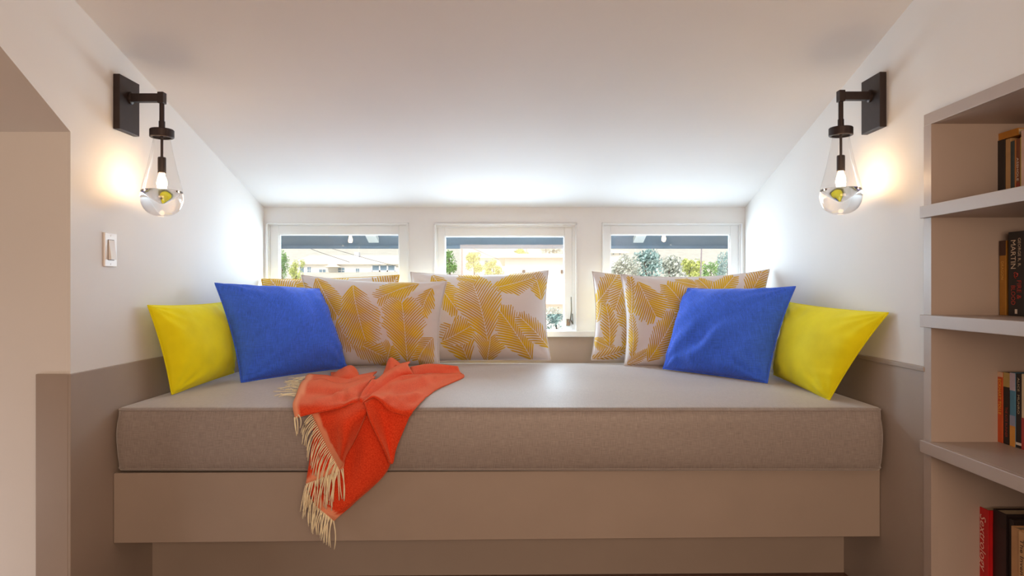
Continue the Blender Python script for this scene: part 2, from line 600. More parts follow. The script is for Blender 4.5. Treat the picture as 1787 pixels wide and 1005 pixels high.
# ------------------------------------------------------------------ pillows
def palm(name, rect, fronds):
    """mustard palm fronds printed on pale cotton; rect = pillow face in units the fronds are given in"""
    m = mat(name, (1, 1, 1, 1), 0.9, spec=0.12, sheen=0.1)
    E.nt = m.node_tree
    uv = nd(m, 'ShaderNodeTexCoord')
    nz0 = nd(m, 'ShaderNodeTexNoise'); nz0.inputs['Scale'].default_value = 5.0
    lk(m, uv.outputs['UV'], nz0.inputs['Vector'])
    sp = nd(m, 'ShaderNodeSeparateXYZ')
    lk(m, uv.outputs['UV'], sp.inputs[0])
    x0, y0, x1, y1 = rect
    px = E(sp.outputs[0]) * (x1 - x0) + x0
    py = (1.0 - E(sp.outputs[1])) * (y1 - y0) + y0
    nz = E(nz0.outputs['Fac'])
    res = None
    for (bx, by, tx, ty, w) in fronds:
        dx, dy = tx - bx, ty - by
        L = math.hypot(dx, dy)
        ca, sa = dx / L, dy / L
        ex, ey = px - bx, py - by
        u = (ex * (ca / L)) + (ey * (sa / L))
        v = (ey * (ca / L)) - (ex * (sa / L))
        v = v + (u * u - u) * 0.10
        av = E.op('ABSOLUTE', v)
        s_ = u - av * 1.15 + av * av * 0.45
        wr = w / L
        N = max(11, round(L / 5.6))
        idx = E.op('FLOOR', s_ * N)
        rag = E.op('FRACT', E.op('SINE', idx * 12.9898 + bx) * 437.58)
        env = E.op('MINIMUM', s_ * 2.2 + 0.42, 1.0) * (1.12 * wr) * E.op('POWER', E.op('MAXIMUM', 1.02 - s_, 0.0001), 0.42) * (rag * 0.20 + 0.86)
        rel = av / env
        inside = E.op('LESS_THAN', rel, 1.0) * E.op('GREATER_THAN', s_, 0.0) * E.op('LESS_THAN', s_, 1.0)
        fr = E.op('ABSOLUTE', E.op('FRACT', s_ * N) - 0.5)
        thr = 0.44 - rel * rel * 0.20 - E.op('MAXIMUM', (0.5 - nz) * 0.7, -0.02)
        stripe = E.op('LESS_THAN', fr, thr) * E.op('GREATER_THAN', av, 0.5 / L)
        if res is None:
            res = inside * stripe
        else:
            res = res * (1.0 - inside) + inside * stripe
    mx = nd(m, 'ShaderNodeMix', data_type='RGBA')
    lk(m, res.s, mx.inputs[0])
    rp = nd(m, 'ShaderNodeValToRGB')
    rp.color_ramp.elements[0].position = .38; rp.color_ramp.elements[0].color = lin(198, 152, 72)
    rp.color_ramp.elements[1].position = .62; rp.color_ramp.elements[1].color = lin(220, 178, 14)
    lk(m, nz0.outputs['Fac'], rp.inputs[0])
    mx.inputs[6].default_value = lin(222, 214, 212)
    lk(m, rp.outputs[0], mx.inputs[7])
    lk(m, mx.outputs[2], bsdf(m).inputs['Base Color'])
    tc = nd(m, 'ShaderNodeTexNoise'); tc.inputs['Scale'].default_value = 260
    lk(m, uv.outputs['UV'], tc.inputs['Vector'])
    bp = nd(m, 'ShaderNodeBump'); bp.inputs['Strength'].default_value = .25; bp.inputs['Distance'].default_value = .001
    lk(m, tc.outputs['Fac'], bp.inputs['Height'])
    lk(m, bp.outputs[0], bsdf(m).inputs['Normal'])
    return m

def pillow(name, BL, BR, TR, TL, tf, tb, material, label, group=None, dip=.045, dipb=.008, dips=.03, seed=0, wr=.006, fold=0.0):
    BL, BR, TR, TL = (P(*c) for c in (BL, BR, TR, TL))
    n = 44
    nrm = (BR - BL).cross(TL - BL).normalized()
    ctr = (BL + BR + TL + TR) / 4
    if nrm.dot(Vector((0, 0, EYE)) - ctr) < 0: nrm = -nrm
    bm = B()
    uvl = bm.loops.layers.uv.new('UVMap')
    def pos(u, v, side):
        # edges draw in between the corners
        a, b = 2 * u - 1, 2 * v - 1
        vv = v - (dip * (1 - a * a) * max(b, 0) ** 1.5 if b > 0 else -dipb * (1 - a * a) * max(-b, 0) ** 1.5)
        uu = u - dips * (1 - b * b) * a * abs(a) ** .5
        p = (BL * (1 - uu) + BR * uu) * (1 - vv) + (TL * (1 - uu) + TR * uu) * vv
        ca, cb = 1 - abs(a) ** 2.4, 1 - abs(b) ** 2.4
        h = (max(ca, 0) * max(cb, 0)) ** .55
        q = Vector((u * 3 + seed, v * 2.2, seed * 1.7))
        w = 0.0
        if wr:
            ed = (1 - h)
            w = wr * (noise.noise(q * 1.6) * .9 + 1.2 * ed * noise.noise(Vector((u * (15 if abs(b) > abs(a) else 4), v * (15 if abs(a) >= abs(b) else 4), seed + 3)))) * min(1, h * 3)
            # pull lines from the corners
            for cu, cv in ((0, 0), (1, 0), (1, 1), (0, 1)):
                r = math.hypot(u - cu, v - cv)
                if r < .55:
                    th = math.atan2(abs(v - cv), abs(u - cu) + 1e-6)
                    w += wr * .55 * math.sin(th * 13 + seed + cu * 2 + cv) * (1 - r / .55) * min(1, h * 4)
            if fold:
                w += fold * math.sin((u * 1.1 - v * .9) * 17 + 1.2 * noise.noise(q * 2) + seed) * math.exp(-((v - .3) / .22) ** 2) * math.exp(-((u - .5) / .3) ** 2)
        p = p + nrm * ((tf * h + w) if side else -(tb * h))
        if p.y > CY0 and p.z < crown(p.x, p.y) + .001:       # the filling gives way to the seat and the walls
            p.z = crown(p.x, p.y) + .001
        lim = .002 + (WT + .006 if p.z < WZR + .01 else 0)
        p.x = min(max(p.x, XL + lim), XR - lim)
        p.y = min(p.y, YB - .037 if ZSILL - .06 < p.z < ZSILL + .02 else YB - .014)
        return p
    F_, K_ = [], []
    for i in range(n + 1):
        f, k = [], []
        for j in range(n + 1):
            u, v = i / n, j / n
            u = .5 - .5 * math.cos(math.pi * u) * (.55) + (u - .5) * .45
            v = .5 - .5 * math.cos(math.pi * v) * (.55) + (v - .5) * .45
            vf = bm.verts.new(pos(u, v, True))
            onb = i in (0, n) or j in (0, n)
            f.append((vf, u, v)); k.append((vf if onb else bm.verts.new(pos(u, v, False)), u, v))
        F_.append(f); K_.append(k)
    for g, flip in ((F_, False), (K_, True)):
        for i in range(n):
            for j in range(n):
                q = [g[i][j], g[i + 1][j], g[i + 1][j + 1], g[i][j + 1]]
                if flip: q = q[::-1]
                fc = bm.faces.new([t[0] for t in q])
                for lp, t in zip(fc.loops, q):
                    lp[uvl].uv = (t[1], t[2])
    ring = [F_[i][0][0].co.copy() for i in range(n)] + [F_[n][j][0].co.copy() for j in range(n)] + [F_[i][n][0].co.copy() for i in range(n, 0, -1)] + [F_[0][j][0].co.copy() for j in range(n, 0, -1)]
    o = obj(name, bm, material, smooth=True)
    tag(o, label, 'pillow', group)
    bm = B()
    tube(bm, ring, .0028, 6, closed=True)
    so = obj('seam', bm, material, o, True)
    ul = so.data.uv_layers.new(name='UVMap')
    for d in ul.data:
        d.uv = (.02, .98)
    return o

def fr(ox, oy, sc, lst):
    return [(ox + a / sc, oy + b / sc, ox + c / sc, oy + d / sc, w / sc) for a, b, c, d, w in lst]
LC = lambda l: fr(500, 460, 3.723, l)
RC = lambda l: fr(1020, 460, 5.29, l)
GP = 'palm leaf pillows along the windows'
pm = palm('palm_print_centre', (716, 474, 962, 630), LC([
    (1180, 660, 1080, 420, 130), (1000, 520, 1220, 420, 90), (950, 60, 1120, 330, 100), (1290, 660, 1330, 500, 120),
    (1335, 145, 1130, 80, 60), (1690, 260, 1620, 60, 75), (1340, 178, 1620, 100, 95), (1600, 640, 1400, 340, 130), (1730, 560, 1530, 370, 80), (1312, 525, 1225, 150, 165)]))
pillow('palm_pillow', (720, 631, 3.27), (961, 628, 3.27), (957, 472, 3.35), (716, 475, 3.35), .115, .04, pm,
       'mustard palm leaf pillow standing alone in front of the middle window', GP, seed=2.1)
pm = palm('palm_print_back_left', (457, 484, 697, 632), [(470, 520, 560, 470, 30), (520, 560, 470, 480, 34), (600, 560, 560, 480, 40), (660, 560, 700, 470, 40), (600, 600, 520, 560, 40)])
pillow('palm_pillow', (462, 632, 3.31), (695, 632, 3.31), (697, 480, 3.385), (456, 487, 3.385), .07, .03, pm,
       'mustard palm leaf pillow at far left, mostly hidden behind the front palm pillow', GP, dip=.02, seed=4.4)
pm = palm('palm_print_back_right', (1031, 474, 1276, 630), RC([
    (60, 560, 110, 330, 70), (420, 720, 300, 380, 110), (30, 700, 230, 800, 70), (60, 380, 300, 60, 110), (380, 80, 240, 440, 110), (200, 790, 150, 400, 85), (360, 860, 340, 460, 60), (30, 900, 380, 800, 70)]))
pillow('palm_pillow', (1032, 628, 3.30), (1274, 630, 3.30), (1276, 480, 3.385), (1033, 474, 3.365), .085, .03, pm,
       'mustard palm leaf pillow whose left strip shows behind the front palm pillow on the right', GP, seed=6.2)
pm = palm('palm_print_front_left', (527, 480, 780, 640), LC([
    (60, 100, 200, 400, 110), (330, 380, 420, 560, 90), (620, 720, 700, 560, 90), (200, 80, 330, 360, 110), (380, 488, 640, 620, 85),
    (880, 100, 620, 240, 105), (965, 130, 915, 350, 75), (1010, 480, 890, 640, 110), (450, 130, 525, 520, 160), (812, 660, 780, 270, 170)]))
pillow('palm_pillow', (545, 641, 3.09), (767, 638, 3.12), (780, 491, 3.15), (526, 480, 3.19), .12, .04, pm,
       'mustard palm leaf pillow behind the orange throw, overlapped by the left blue pillow', GP, seed=1.3)
pm = palm('palm_print_front_right', (1083, 474, 1343, 640), RC([
    (380, 480, 420, 100, 70), (1050, 480, 830, 560, 130), (1060, 200, 850, 130, 70), (1200, 320, 1060, 120, 80), (1500, 380, 1640, 90, 140), (1120, 420, 1380, 110, 130),
    (1000, 560, 760, 180, 150), (400, 880, 390, 480, 60), (350, 940, 560, 820, 60), (485, 135, 640, 500, 190), (560, 920, 830, 500, 150)]))
pillow('palm_pillow', (1090, 638, 3.13), (1328, 646, 3.02), (1343, 470, 3.08), (1083, 479, 3.19), .115, .04, pm,
       'mustard palm leaf pillow on the right, tucked behind the right blue pillow', GP, dip=.06, seed=3.7)

GB = 'royal blue pillows'
pillow('blue_pillow', (421, 667, 2.56), (606, 641, 3.0), (557, 504, 3.06), (375, 494, 2.66), .12, .035, M['blue'],
       'royal blue pillow on the left, left of the orange throw', GB, dip=.02, seed=5.1, wr=.009, fold=.004)
pillow('blue_pillow', (1157, 643, 2.98), (1339, 668, 2.55), (1388, 500, 2.66), (1200, 503, 3.02), .12, .035, M['blue'],
       'royal blue pillow on the right with creases along its lower half', GB, dip=.025, seed=8.3, wr=.010, fold=.011)
GY = 'yellow velvet pillows'
pillow('yellow_pillow', (300, 688, 2.33), (408, 650, 2.74), (388, 528, 2.76), (258, 533, 2.28), .085, .015, M['yellow'],
       'chartreuse yellow velvet pillow leaning on the left wall', GY, dip=.02, seed=9.2, wr=.006)
pillow('yellow_pillow', (1350, 653, 2.73), (1447, 698, 2.25), (1550, 546, 2.105), (1378, 528, 2.74), .075, .03, M['yellow'],
       'chartreuse yellow velvet pillow leaning on the right wall', GY, dip=.02, seed=11.6, wr=.006)

# ------------------------------------------------------------------ orange throw
def throw_mat():
    m = mat('orange_wool', lin(205, 74, 36), 0.9, spec=0.2, sheen=0.7)
    bsdf(m).inputs['Sheen Tint'].default_value = lin(255, 170, 130)
    at = nd(m, 'ShaderNodeAttribute', attribute_name='hem')
    tc = nd(m, 'ShaderNodeTexCoord')
    nz = nd(m, 'ShaderNodeTexNoise'); nz.inputs['Scale'].default_value = 260; nz.inputs['Detail'].default_value = 3
    lk(m, tc.outputs['Object'], nz.inputs['Vector'])
    r = nd(m, 'ShaderNodeValToRGB')
    r.color_ramp.elements[0].position = .3; r.color_ramp.elements[0].color = lin(216, 52, 22)
    r.color_ramp.elements[1].position = .7; r.color_ramp.elements[1].color = lin(242, 84, 44)
    lk(m, nz.outputs['Fac'], r.inputs[0])
    mx = nd(m, 'ShaderNodeMix', data_type='RGBA')
    lk(m, at.outputs['Fac'], mx.inputs[0])
    lk(m, r.outputs[0], mx.inputs[6])
    mx.inputs[7].default_value = lin(246, 160, 124)
    lk(m, mx.outputs[2], bsdf(m).inputs['Base Color'])
    bp = nd(m, 'ShaderNodeBump'); bp.inputs['Strength'].default_value = .5; bp.inputs['Distance'].default_value = .0015
    lk(m, nz.outputs['Fac'], bp.inputs['Height'])
    lk(m, bp.outputs[0], bsdf(m).inputs['Normal'])
    return m
M['throw'] = throw_mat()
M['fringe'] = mottle(mat('cream_wool_fringe', lin(254, 240, 206), 0.9, spec=.1, sheen=.3), 60, .08)

def cr(p0, p1, p2, p3, t):
    return tuple(.5 * (2 * b + (c - a) * t + (2 * a - 5 * b + 4 * c - d) * t * t + (3 * b - a - 3 * c + d) * t ** 3) for a, b, c, d in zip(p0, p1, p2, p3))
def spline(pts, k):
    out = []
    e = lambda i: pts[min(max(i, 0), len(pts) - 1)]
    first = tuple(2 * a - b for a, b in zip(pts[0], pts[1])); last = tuple(2 * a - b for a, b in zip(pts[-1], pts[-2]))
    g = lambda i: first if i < 0 else last if i >= len(pts) else pts[i]
    for i in range(len(pts) - 1):
        for q in range(k):
            out.append(cr(g(i - 1), g(i), g(i + 1), g(i + 2), q / k))
    out.append(tuple(pts[-1]))
    return out

PATCH = dict(
 hang=[[(549,716,2.100),(590,712,2.100),(630,712,2.095),(668,714,2.090),(708,718,2.100)],
       [(546,760,2.100),(582,760,2.100),(618,760,2.098),(648,758,2.072),(697,762,2.098)],
       [(541,800,2.100),(575,805,2.100),(612,806,2.096),(640,806,2.070),(684,802,2.094)],
       [(537,843,2.104),(566,850,2.102),(600,850,2.092),(632,848,2.076),(671,828,2.098)],
       [(545,870,2.104),(562,882,2.100),(585,882,2.092),(614,876,2.086),(645,853,2.098)],
       [(553,884,2.104),(560,890,2.100),(568,896,2.096),(575,902,2.094),(583,909,2.096)]],
 under=[[(547,762,2.090),(575,762,2.088),(602,762,2.086)],[(541,800,2.090),(572,800,2.084),(602,795,2.083)],[(534,844,2.092),(566,832,2.082),(600,816,2.082)]],
 flap=[[(543,722,2.088),(573,708,2.12),(608,700,2.14),(646,695,2.14)],[(550,734,2.084),(579,728,2.076),(606,724,2.066),(641,716,2.082)],[(556,748,2.084),(582,745,2.060),(606,742,2.034),(633,736,2.084)],
       [(570,778,2.082),(588,775,2.056),(602,772,2.030),(618,768,2.084)],[(584,803,2.080),(591,800,2.058),(597,797,2.044),(604,793,2.080)],
       [(592,819,2.080),(594,816,2.072),(596,813,2.066),(598,809,2.076)]],
 curl=[[(636,703,2.085),(656,694,2.105),(684,712,2.090),(716,724,2.080)],[(645,730,2.040),(668,728,2.086),(690,735,2.080),(707,745,2.082)],
       [(657,757,2.036),(672,757,2.080),(684,760,2.078),(697,768,2.084)],[(670,783,2.044),(677,783,2.076),(684,783,2.076),(690,787,2.082)],
       [(680,808,2.066),(682,809,2.072),(684,809,2.076),(686,806,2.080)]],
 rightflap=[[(690,657,2.55),(720,654,2.62),(750,652,2.74),(780,652,2.82),(809,655,2.80)],
       [(672,668,2.45),(700,668,2.45),(735,666,2.50),(768,668,2.58),(806,662,2.68)],
       [(655,682,2.33),(685,684,2.28),(715,688,2.27),(742,690,2.30),(758,684,2.36)],
       [(643,693,2.20),(668,690,2.17),(692,700,2.14),(716,707,2.13),(738,699,2.20)],
       [(636,700,2.12),(655,691,2.10),(680,708,2.075),(700,716,2.072),(724,714,2.095)],
       [(633,704,2.11),(655,694,2.095),(679,716,2.068),(696,722,2.064),(715,727,2.080)]],
 ridge=[[(632,704,2.12),(628,696,2.12),(630,686,2.17),(640,679,2.30)],[(650,691,2.25),(642,684,2.24),(646,673,2.31),(655,666,2.44)],
       [(677,674,2.43),(667,667,2.41),(667,657,2.48),(672,651,2.62)],[(702,661,2.58),(692,652,2.55),(690,643,2.63),(695,637,2.80)],
       [(722,656,2.62),(717,646,2.64),(712,637,2.71),(716,631,2.90)]],
 leftflap=[[(534,662,2.56),(562,664,2.50),(595,670,2.45),(625,664,2.48),(655,657,2.52)],
       [(525,669,2.42),(557,671,2.37),(593,677,2.33),(622,672,2.39),(650,664,2.44)],
       [(517,690,2.26),(555,692,2.22),(590,690,2.24),(615,688,2.22),(637,682,2.28)],
       [(511,707,2.11),(556,706,2.10),(590,703,2.12),(615,697,2.13),(636,690,2.19)],
       [(515,729,2.072),(556,719,2.066),(590,712,2.085),(612,704,2.11),(634,699,2.14)]],
 secondfold=[[(538,653,2.76),(566,655,2.72),(592,660,2.68),(625,655,2.72),(658,649,2.78)],[(534,657,2.63),(566,658,2.60),(590,664,2.55),(622,659,2.59),(652,654,2.60)],
       [(531,664,2.50),(563,668,2.46),(590,674,2.42),(622,669,2.46),(650,661,2.50)]],
 hump=[[(577,658,2.86),(592,646,2.88),(608,640,2.90),(620,646,2.90),(626,656,2.85)],[(578,661,2.72),(594,648,2.72),(611,639,2.74),(621,645,2.75),(626,657,2.74)],
       [(580,665,2.62),(597,656,2.60),(612,652,2.61),(621,656,2.64),(627,660,2.62)],[(582,667,2.58),(598,666,2.55),(612,665,2.55),(622,663,2.57),(628,661,2.58)]],
 backloop=[[(716,645,2.82),(745,640,2.90),(775,641,2.94),(800,643,2.94)],[(716,641,2.76),(745,636,2.82),(775,637,2.88),(799,640,2.90)],[(718,648,2.70),(745,644,2.76),(775,645,2.84),(802,648,2.87)],
       [(720,657,2.64),(748,654,2.73),(775,654,2.80),(806,656,2.82)]],
 peak=[[(668,655,2.66),(673,643,2.78),(679,628,2.88),(689,630,2.92),(698,637,2.88)],[(670,657,2.58),(676,645,2.68),(681,626,2.78),(690,629,2.84),(699,636,2.82)],
       [(674,662,2.50),(683,652,2.58),(688,640,2.70),(694,640,2.74),(701,646,2.72)]],
)
HEMS = [[(515,729),(511,707),(517,690),(525,669),(534,657)], [(543,722),(556,748),(570,778),(584,803),(592,819)],
        [(534,844),(566,832),(600,816)], [(553,884),(560,890),(568,896),(575,902),(583,909)]]
HEMOF = dict(leftflap=[0], secondfold=[0], flap=[1], under=[2], hang=[3])
def seg_d(p, a, b):
    ax, ay = a; bx, by = b
    dx, dy = bx - ax, by - ay
    t = max(0, min(1, ((p[0] - ax) * dx + (p[1] - ay) * dy) / (dx * dx + dy * dy)))
    return math.hypot(p[0] - ax - t * dx, p[1] - ay - t * dy)
# soft creases: (x0, y0, x1, y1, width in px, height in m)
CREASE = [(588, 693, 650, 668, 5, .012), (540, 684, 600, 688, 6, -.007), (552, 700, 620, 690, 5, .007), (600, 700, 640, 684, 4, -.008), (560, 664, 600, 660, 4, .006),
          (684, 676, 748, 661, 5, .010), (690, 688, 742, 676, 5, -.008), (676, 696, 726, 694, 6, .010), (736, 664, 762, 684, 4, .008), (760, 662, 800, 657, 4, .008), (700, 704, 740, 690, 5, .006),
          (648, 684, 690, 650, 5, .006), (700, 662, 740, 655, 3, -.006)]
def build_throw():
    verts, faces, hem = [], [], []
    K = 7
    for nm, g in PATCH.items():
        cols = [spline(r, K) for r in g]
        cols = list(zip(*cols))
        cols = [spline(list(c), K) for c in cols]
        base = len(verts)
        nr = len(cols[0])
        hs = [HEMS[i] for i in HEMOF.get(nm, [])]
        for c in cols:
            for (x, y, Y) in c:
                p = P(x, y, Y)
                p += Vector((0, 0, .0016 * noise.noise(p * 22)))
                if nm in ('leftflap', 'rightflap', 'secondfold', 'ridge', 'backloop'):
                    for (xa, ya, xb, yb, cw, ch) in CREASE:
                        p.z += ch * math.exp(-(seg_d((x, y), (xa, ya), (xb, yb)) / cw) ** 2)
                if p.y > CY0 + .01:
                    zmin = crown(p.x, p.y) + .004
                    if p.z < zmin: p.z = zmin
                verts.append(p)
                d = min([seg_d((x, y), a, b) for h in hs for a, b in zip(h, h[1:])] or [99])
                w = 11 if nm != 'hang' else 14
                hem.append(max(0, min(1, (w - d) / 1.0)))
        for i in range(len(cols) - 1):
            for j in range(nr - 1):
                faces.append((base + i * nr + j, base + (i + 1) * nr + j, base + (i + 1) * nr + j + 1, base + i * nr + j + 1))
    me = bpy.data.meshes.new('throw_blanket')
    me.from_pydata([tuple(v) for v in verts], [], faces)
    a = me.attributes.new('hem', 'FLOAT', 'POINT')
    for i, h in enumerate(hem):
        a.data[i].value = h
    o = put('throw_blanket', me, M['throw'], smooth=True)
    sm = o.modifiers.new('thickness', 'SOLIDIFY')
    sm.thickness = .005
    sm.offset = 0
    return o
throw = build_throw()
tag(throw, 'orange wool throw with cream fringe draped over the front of the cushion', 'blanket')

# fringe: tassels of twisted yarn along the four hems
def tassel(bm, p, d, L, sag, r=.0020):
    pts = []
    wob = rnd.uniform(-.006, .006)
    for k in range(7):
        t = k / 6
        q = p + d * (L * t * (1 - .35 * t)) + Vector((wob * math.sin(t * 3), -.002 * math.sin(t * 3), -sag * t * t))
        pts.append(q)
    tube(bm, pts, r, 5, r_end=r * .65)
bm = B()
def along(h, Ys, n, dirpx, L, sag, jit=.35):
    pts = [(x, y, Y) for (x, y), Y in zip(h, Ys)]
    sp = spline(pts, 12)
    for k in range(n):
        t = (k + .5) / n * (len(sp) - 1)
        i = int(t)
        a, b = sp[i], sp[min(i + 1, len(sp) - 1)]
        x, y, Y = (a[q] + (b[q] - a[q]) * (t - i) for q in range(3))
        p = P(x, y, Y)
        f = k / (n - 1)
        dx, dy = dirpx(f)
        dx += rnd.uniform(-jit, jit) * .5
        d = (P(x + dx * 10, y + dy * 10, Y - .0) - p).normalized()
        d.y -= rnd.uniform(0, .12)
        tassel(bm, p, d, L(f) * rnd.uniform(.85, 1.1), sag(f) * rnd.uniform(.7, 1.2))
along(HEMS[1], [2.08, 2.08, 2.078, 2.076, 2.076], 34, lambda f: (-1.0 + .55 * f, .75 + .3 * f), lambda f: .06 + .035 * f, lambda f: .045 + .03 * f)
along(HEMS[2], [2.088, 2.080, 2.078], 22, lambda f: (-.28 + .35 * f, 1), lambda f: .10, lambda f: .03)
along([(533, 845), (538, 862), (546, 876), (553, 884)], [2.096] * 4, 12, lambda f: (-.35 + .3 * f, 1), lambda f: .075, lambda f: .03)
along(HEMS[3], [2.098, 2.096, 2.094, 2.092, 2.092], 16, lambda f: (-.2 + .1 * f, 1), lambda f: .075 + .02 * f, lambda f: .03)
along([(514, 727), (514, 729), (517, 727), (522, 722)], [2.068] * 4, 5, lambda f: (.3, 1), lambda f: .055 - .03 * f, lambda f: .03)
for k in range(24):                                        # tassels lying on the cushion at the upper left corner
    f = k / 23
    x, y = 536 - 17 * f, 655 + 36 * f
    Y = 2.68 - .42 * f
    p0 = P(x, y, Y)
    L = rnd.uniform(.07, .10)
    ang = math.radians(rnd.uniform(150, 225))
    pts = []
    for q in range(7):
        t = q / 6
        xx = p0.x + math.cos(ang) * L * t * .8 + .010 * math.sin(t * 5 + k)
        yy = p0.y + math.sin(ang) * L * t * 1.1
        yy = max(yy, CY0 + .02)
        zz = p0.z + (crown(xx, yy) + .004 + .006 * rnd.random() - p0.z) * min(1, t * 1.6)
        pts.append((xx, yy, max(zz, crown(xx, yy) + .003)))
    tube(bm, pts, .0021, 5, r_end=.0014)
fo = obj('fringe', bm, M['fringe'], throw, True)
fo['kind'] = 'stuff'

# ------------------------------------------------------------------ wall sconces
def sconce(side, wallx, cx, dz, label):
    s_ = 1 if side == 'l' else -1
    Y0, Y1 = 2.142, 2.257
    yc = 2.200
    root = thing('wall_sconce', (wallx, yc, 1.50 + dz), label, 'lamp', 'glass drop wall sconces')
    fx = wallx + s_ * .021
    bm = B()
    box(bm, min(wallx + s_ * .0004, fx), max(wallx + s_ * .0004, fx), Y0, Y1, 1.5 + dz, 1.673 + dz, .0015)
    obj('backplate', bm, M['bronze'], root)
    az = 1.612 + dz
    bm = B()
    box(bm, min(fx, cx - s_ * .004), max(fx, cx - s_ * .004), yc - .011, yc + .011, az - .013, az + .013, .0015)
    obj('arm', bm, M['bronze'], root)
    bm = B()
    lathe(bm, [(0, 0), (.016, 0), (.016, .006), (.010, .010), (0, .010)], 0, 0, 16)
    for v_ in bm.verts:
        x, y, z = v_.co
        v_.co = (fx + s_ * z, yc + y, az + x * 1.25)
    obj('arm_collar', bm, M['bronze'], root)
    bm = B()
    box(bm, cx - .0095, cx + .0095, yc - .012, yc + .012, az - .018, az + .018, .0015)
    obj('arm_end_block', bm, M['bronze'], root)
    bm = B()
    lathe(bm, [(0, az - .018), (.0075, az - .018), (.0075, 1.535 + dz), (0, 1.535 + dz)], cx, yc, 14)
    obj('stem', bm, M['bronze'], root, False)
    bm = B()
    lathe(bm, [(0, 1.537 + dz), (.0095, 1.537 + dz), (.0095, 1.516 + dz), (.012, 1.510 + dz), (0, 1.510 + dz)], cx, yc, 16)
    obj('stem_collar', bm, M['bronze'], root)
    bm = B()
    lathe(bm, [(0, 1.511 + dz), (.034, 1.511 + dz), (.0365, 1.5085 + dz), (.0365, 1.486 + dz), (.034, 1.484 + dz), (.028, 1.484 + dz), (.028, 1.490 + dz), (0, 1.490 + dz)], cx, yc, 36)
    obj('cap', bm, M['bronze'], root)
    bm = B()
    lathe(bm, [(0, 1.489 + dz), (.0042, 1.489 + dz), (.0042, 1.419 + dz), (0, 1.419 + dz)], cx, yc, 12)
    rod = obj('inner_rod', bm, M['bronze'], root)
    bm = B()
    lathe(bm, [(0, 1.421 + dz), (.0115, 1.421 + dz), (.0125, 1.418 + dz), (.0125, 1.370 + dz), (0, 1.370 + dz)], cx, yc, 20)
    obj('socket', bm, M['bronze'], root)
    bm = B()
    lathe(bm, [(0, 1.370 + dz), (.008, 1.369 + dz), (.0085, 1.361 + dz), (.0145, 1.345 + dz), (.0155, 1.335 + dz), (.013, 1.322 + dz), (.006, 1.313 + dz), (0, 1.311 + dz)], cx, yc, 20)
    obj('bulb', bm, M['bulb'], root, True)
    # thin upper glass
    up = [(.0255, 1.488), (.0255, 1.480), (.0270, 1.470), (.0335, 1.435), (.0440, 1.385), (.0540, 1.345), (.0605, 1.318), (.0622, 1.309)]
    bm = B()
    pr = spline(up, 4)
    lathe(bm, [(r, z + dz) for r, z in pr], cx, yc, 48)
    obj('glass_shade', bm, M['bulb_glass'], root, True)
    # the heavy solid base: hollow cone on top, round below
    inner = [(0, 1.277), (.004, 1.2775), (.015, 1.284), (.032, 1.2965), (.048, 1.308), (.0560, 1.3135)]
    outer = [(.0618, 1.3090), (.0640, 1.2965), (.0635, 1.283), (.0590, 1.266), (.0490, 1.249), (.0340, 1.2375), (.0170, 1.232), (0, 1.2308)]
    bm = B()
    pr = spline(inner, 4) + spline([(.0560, 1.3135), (.0600, 1.3130), (.0618, 1.3090)], 3)[1:] + spline(outer, 5)[1:]
    lathe(bm, [(max(r, 0), z + dz) for r, z in pr], cx, yc, 56)
    obj('glass_base', bm, M['solid_glass'], root, True)
    return root
sconce('l', XL, -1.1285, 0.0, 'bronze wall sconce with clear glass drop shade on the left wall')
sconce('r', XR, 1.0600, 0.006, 'bronze wall sconce with clear glass drop shade beside the bookcase')

# ------------------------------------------------------------------ light switch
sw = thing('light_switch', (XL, 2.12, 1.066), 'white rocker light switch on the left wall below the sconce', 'switch')
sy0, sy1 = 2.089, 2.153
boxo('cover_plate', (XL + .0004, XL + .0065, sy0, sy1, 1.066, 1.171), M['plate'], sw, .002)
boxo('rocker_bezel', (XL + .0066, XL + .0072, 2.104, 2.137, 1.086, 1.150), M['switch_gap'], sw)
bm = B()
x0 = XL + .0070
hexa(bm, [(x0, 2.106, 1.088), (x0, 2.135, 1.088), (x0 + .010, 2.135, 1.088), (x0 + .010, 2.106, 1.088),
          (x0, 2.106, 1.148), (x0, 2.135, 1.148), (x0 + .002, 2.135, 1.148), (x0 + .002, 2.106, 1.148)])
obj('rocker', bm, M['plate'], sw)
for z in (1.0745, 1.1625):
    bm = B()
    lathe(bm, [(0, 0), (.003, 0), (.003, .001), (0, .0012)], 0, 0, 12)
    for v_ in bm.verts:
        x, y, zz = v_.co
        v_.co = (XL + .0064 + zz, 2.121 + y, z + x)
    obj('screw', bm, M['plate'], sw)

# ------------------------------------------------------------------ bookcase
bc = thing('bookcase', (1.3, 1.2, 0), 'built-in grey bookcase with open shelves at the right edge', 'bookcase')
YI = FX * F / 731.5                                   # inner edge of the far stile
ZI = EYE + (502.5 - 216) / F * YI
BX1 = 1.52
boxo('stile', (FX, FX + .02, YI, YS1, 0, ZI), M['shelf'], bc)
boxo('stile', (FX, FX + .02, YS0, YS0 + .035, 0, ZI), M['shelf'], bc, .001)
boxo('top_rail', (FX, FX + .02, YS0, YS1, ZI, ZS1), M['shelf'], bc, .001)
boxo('side_panel', (FX + .02, BX1, YI, YI + .018, 0, ZI), M['shelf'], bc)
boxo('side_panel', (FX + .02, BX1, YS0 + .017, YS0 + .035, 0, ZI), M['shelf'], bc)
boxo('top_panel', (FX + .02, BX1, YS0 + .017, YI + .018, ZI, ZI + .018), M['shelf'], bc)
boxo('back_panel', (BX1, BX1 + .015, YS0, YI + .02, 0, ZI + .02), M['shelf'], bc)
SX = 1.150
YSH = SX * F / 711.5
SHELF = []
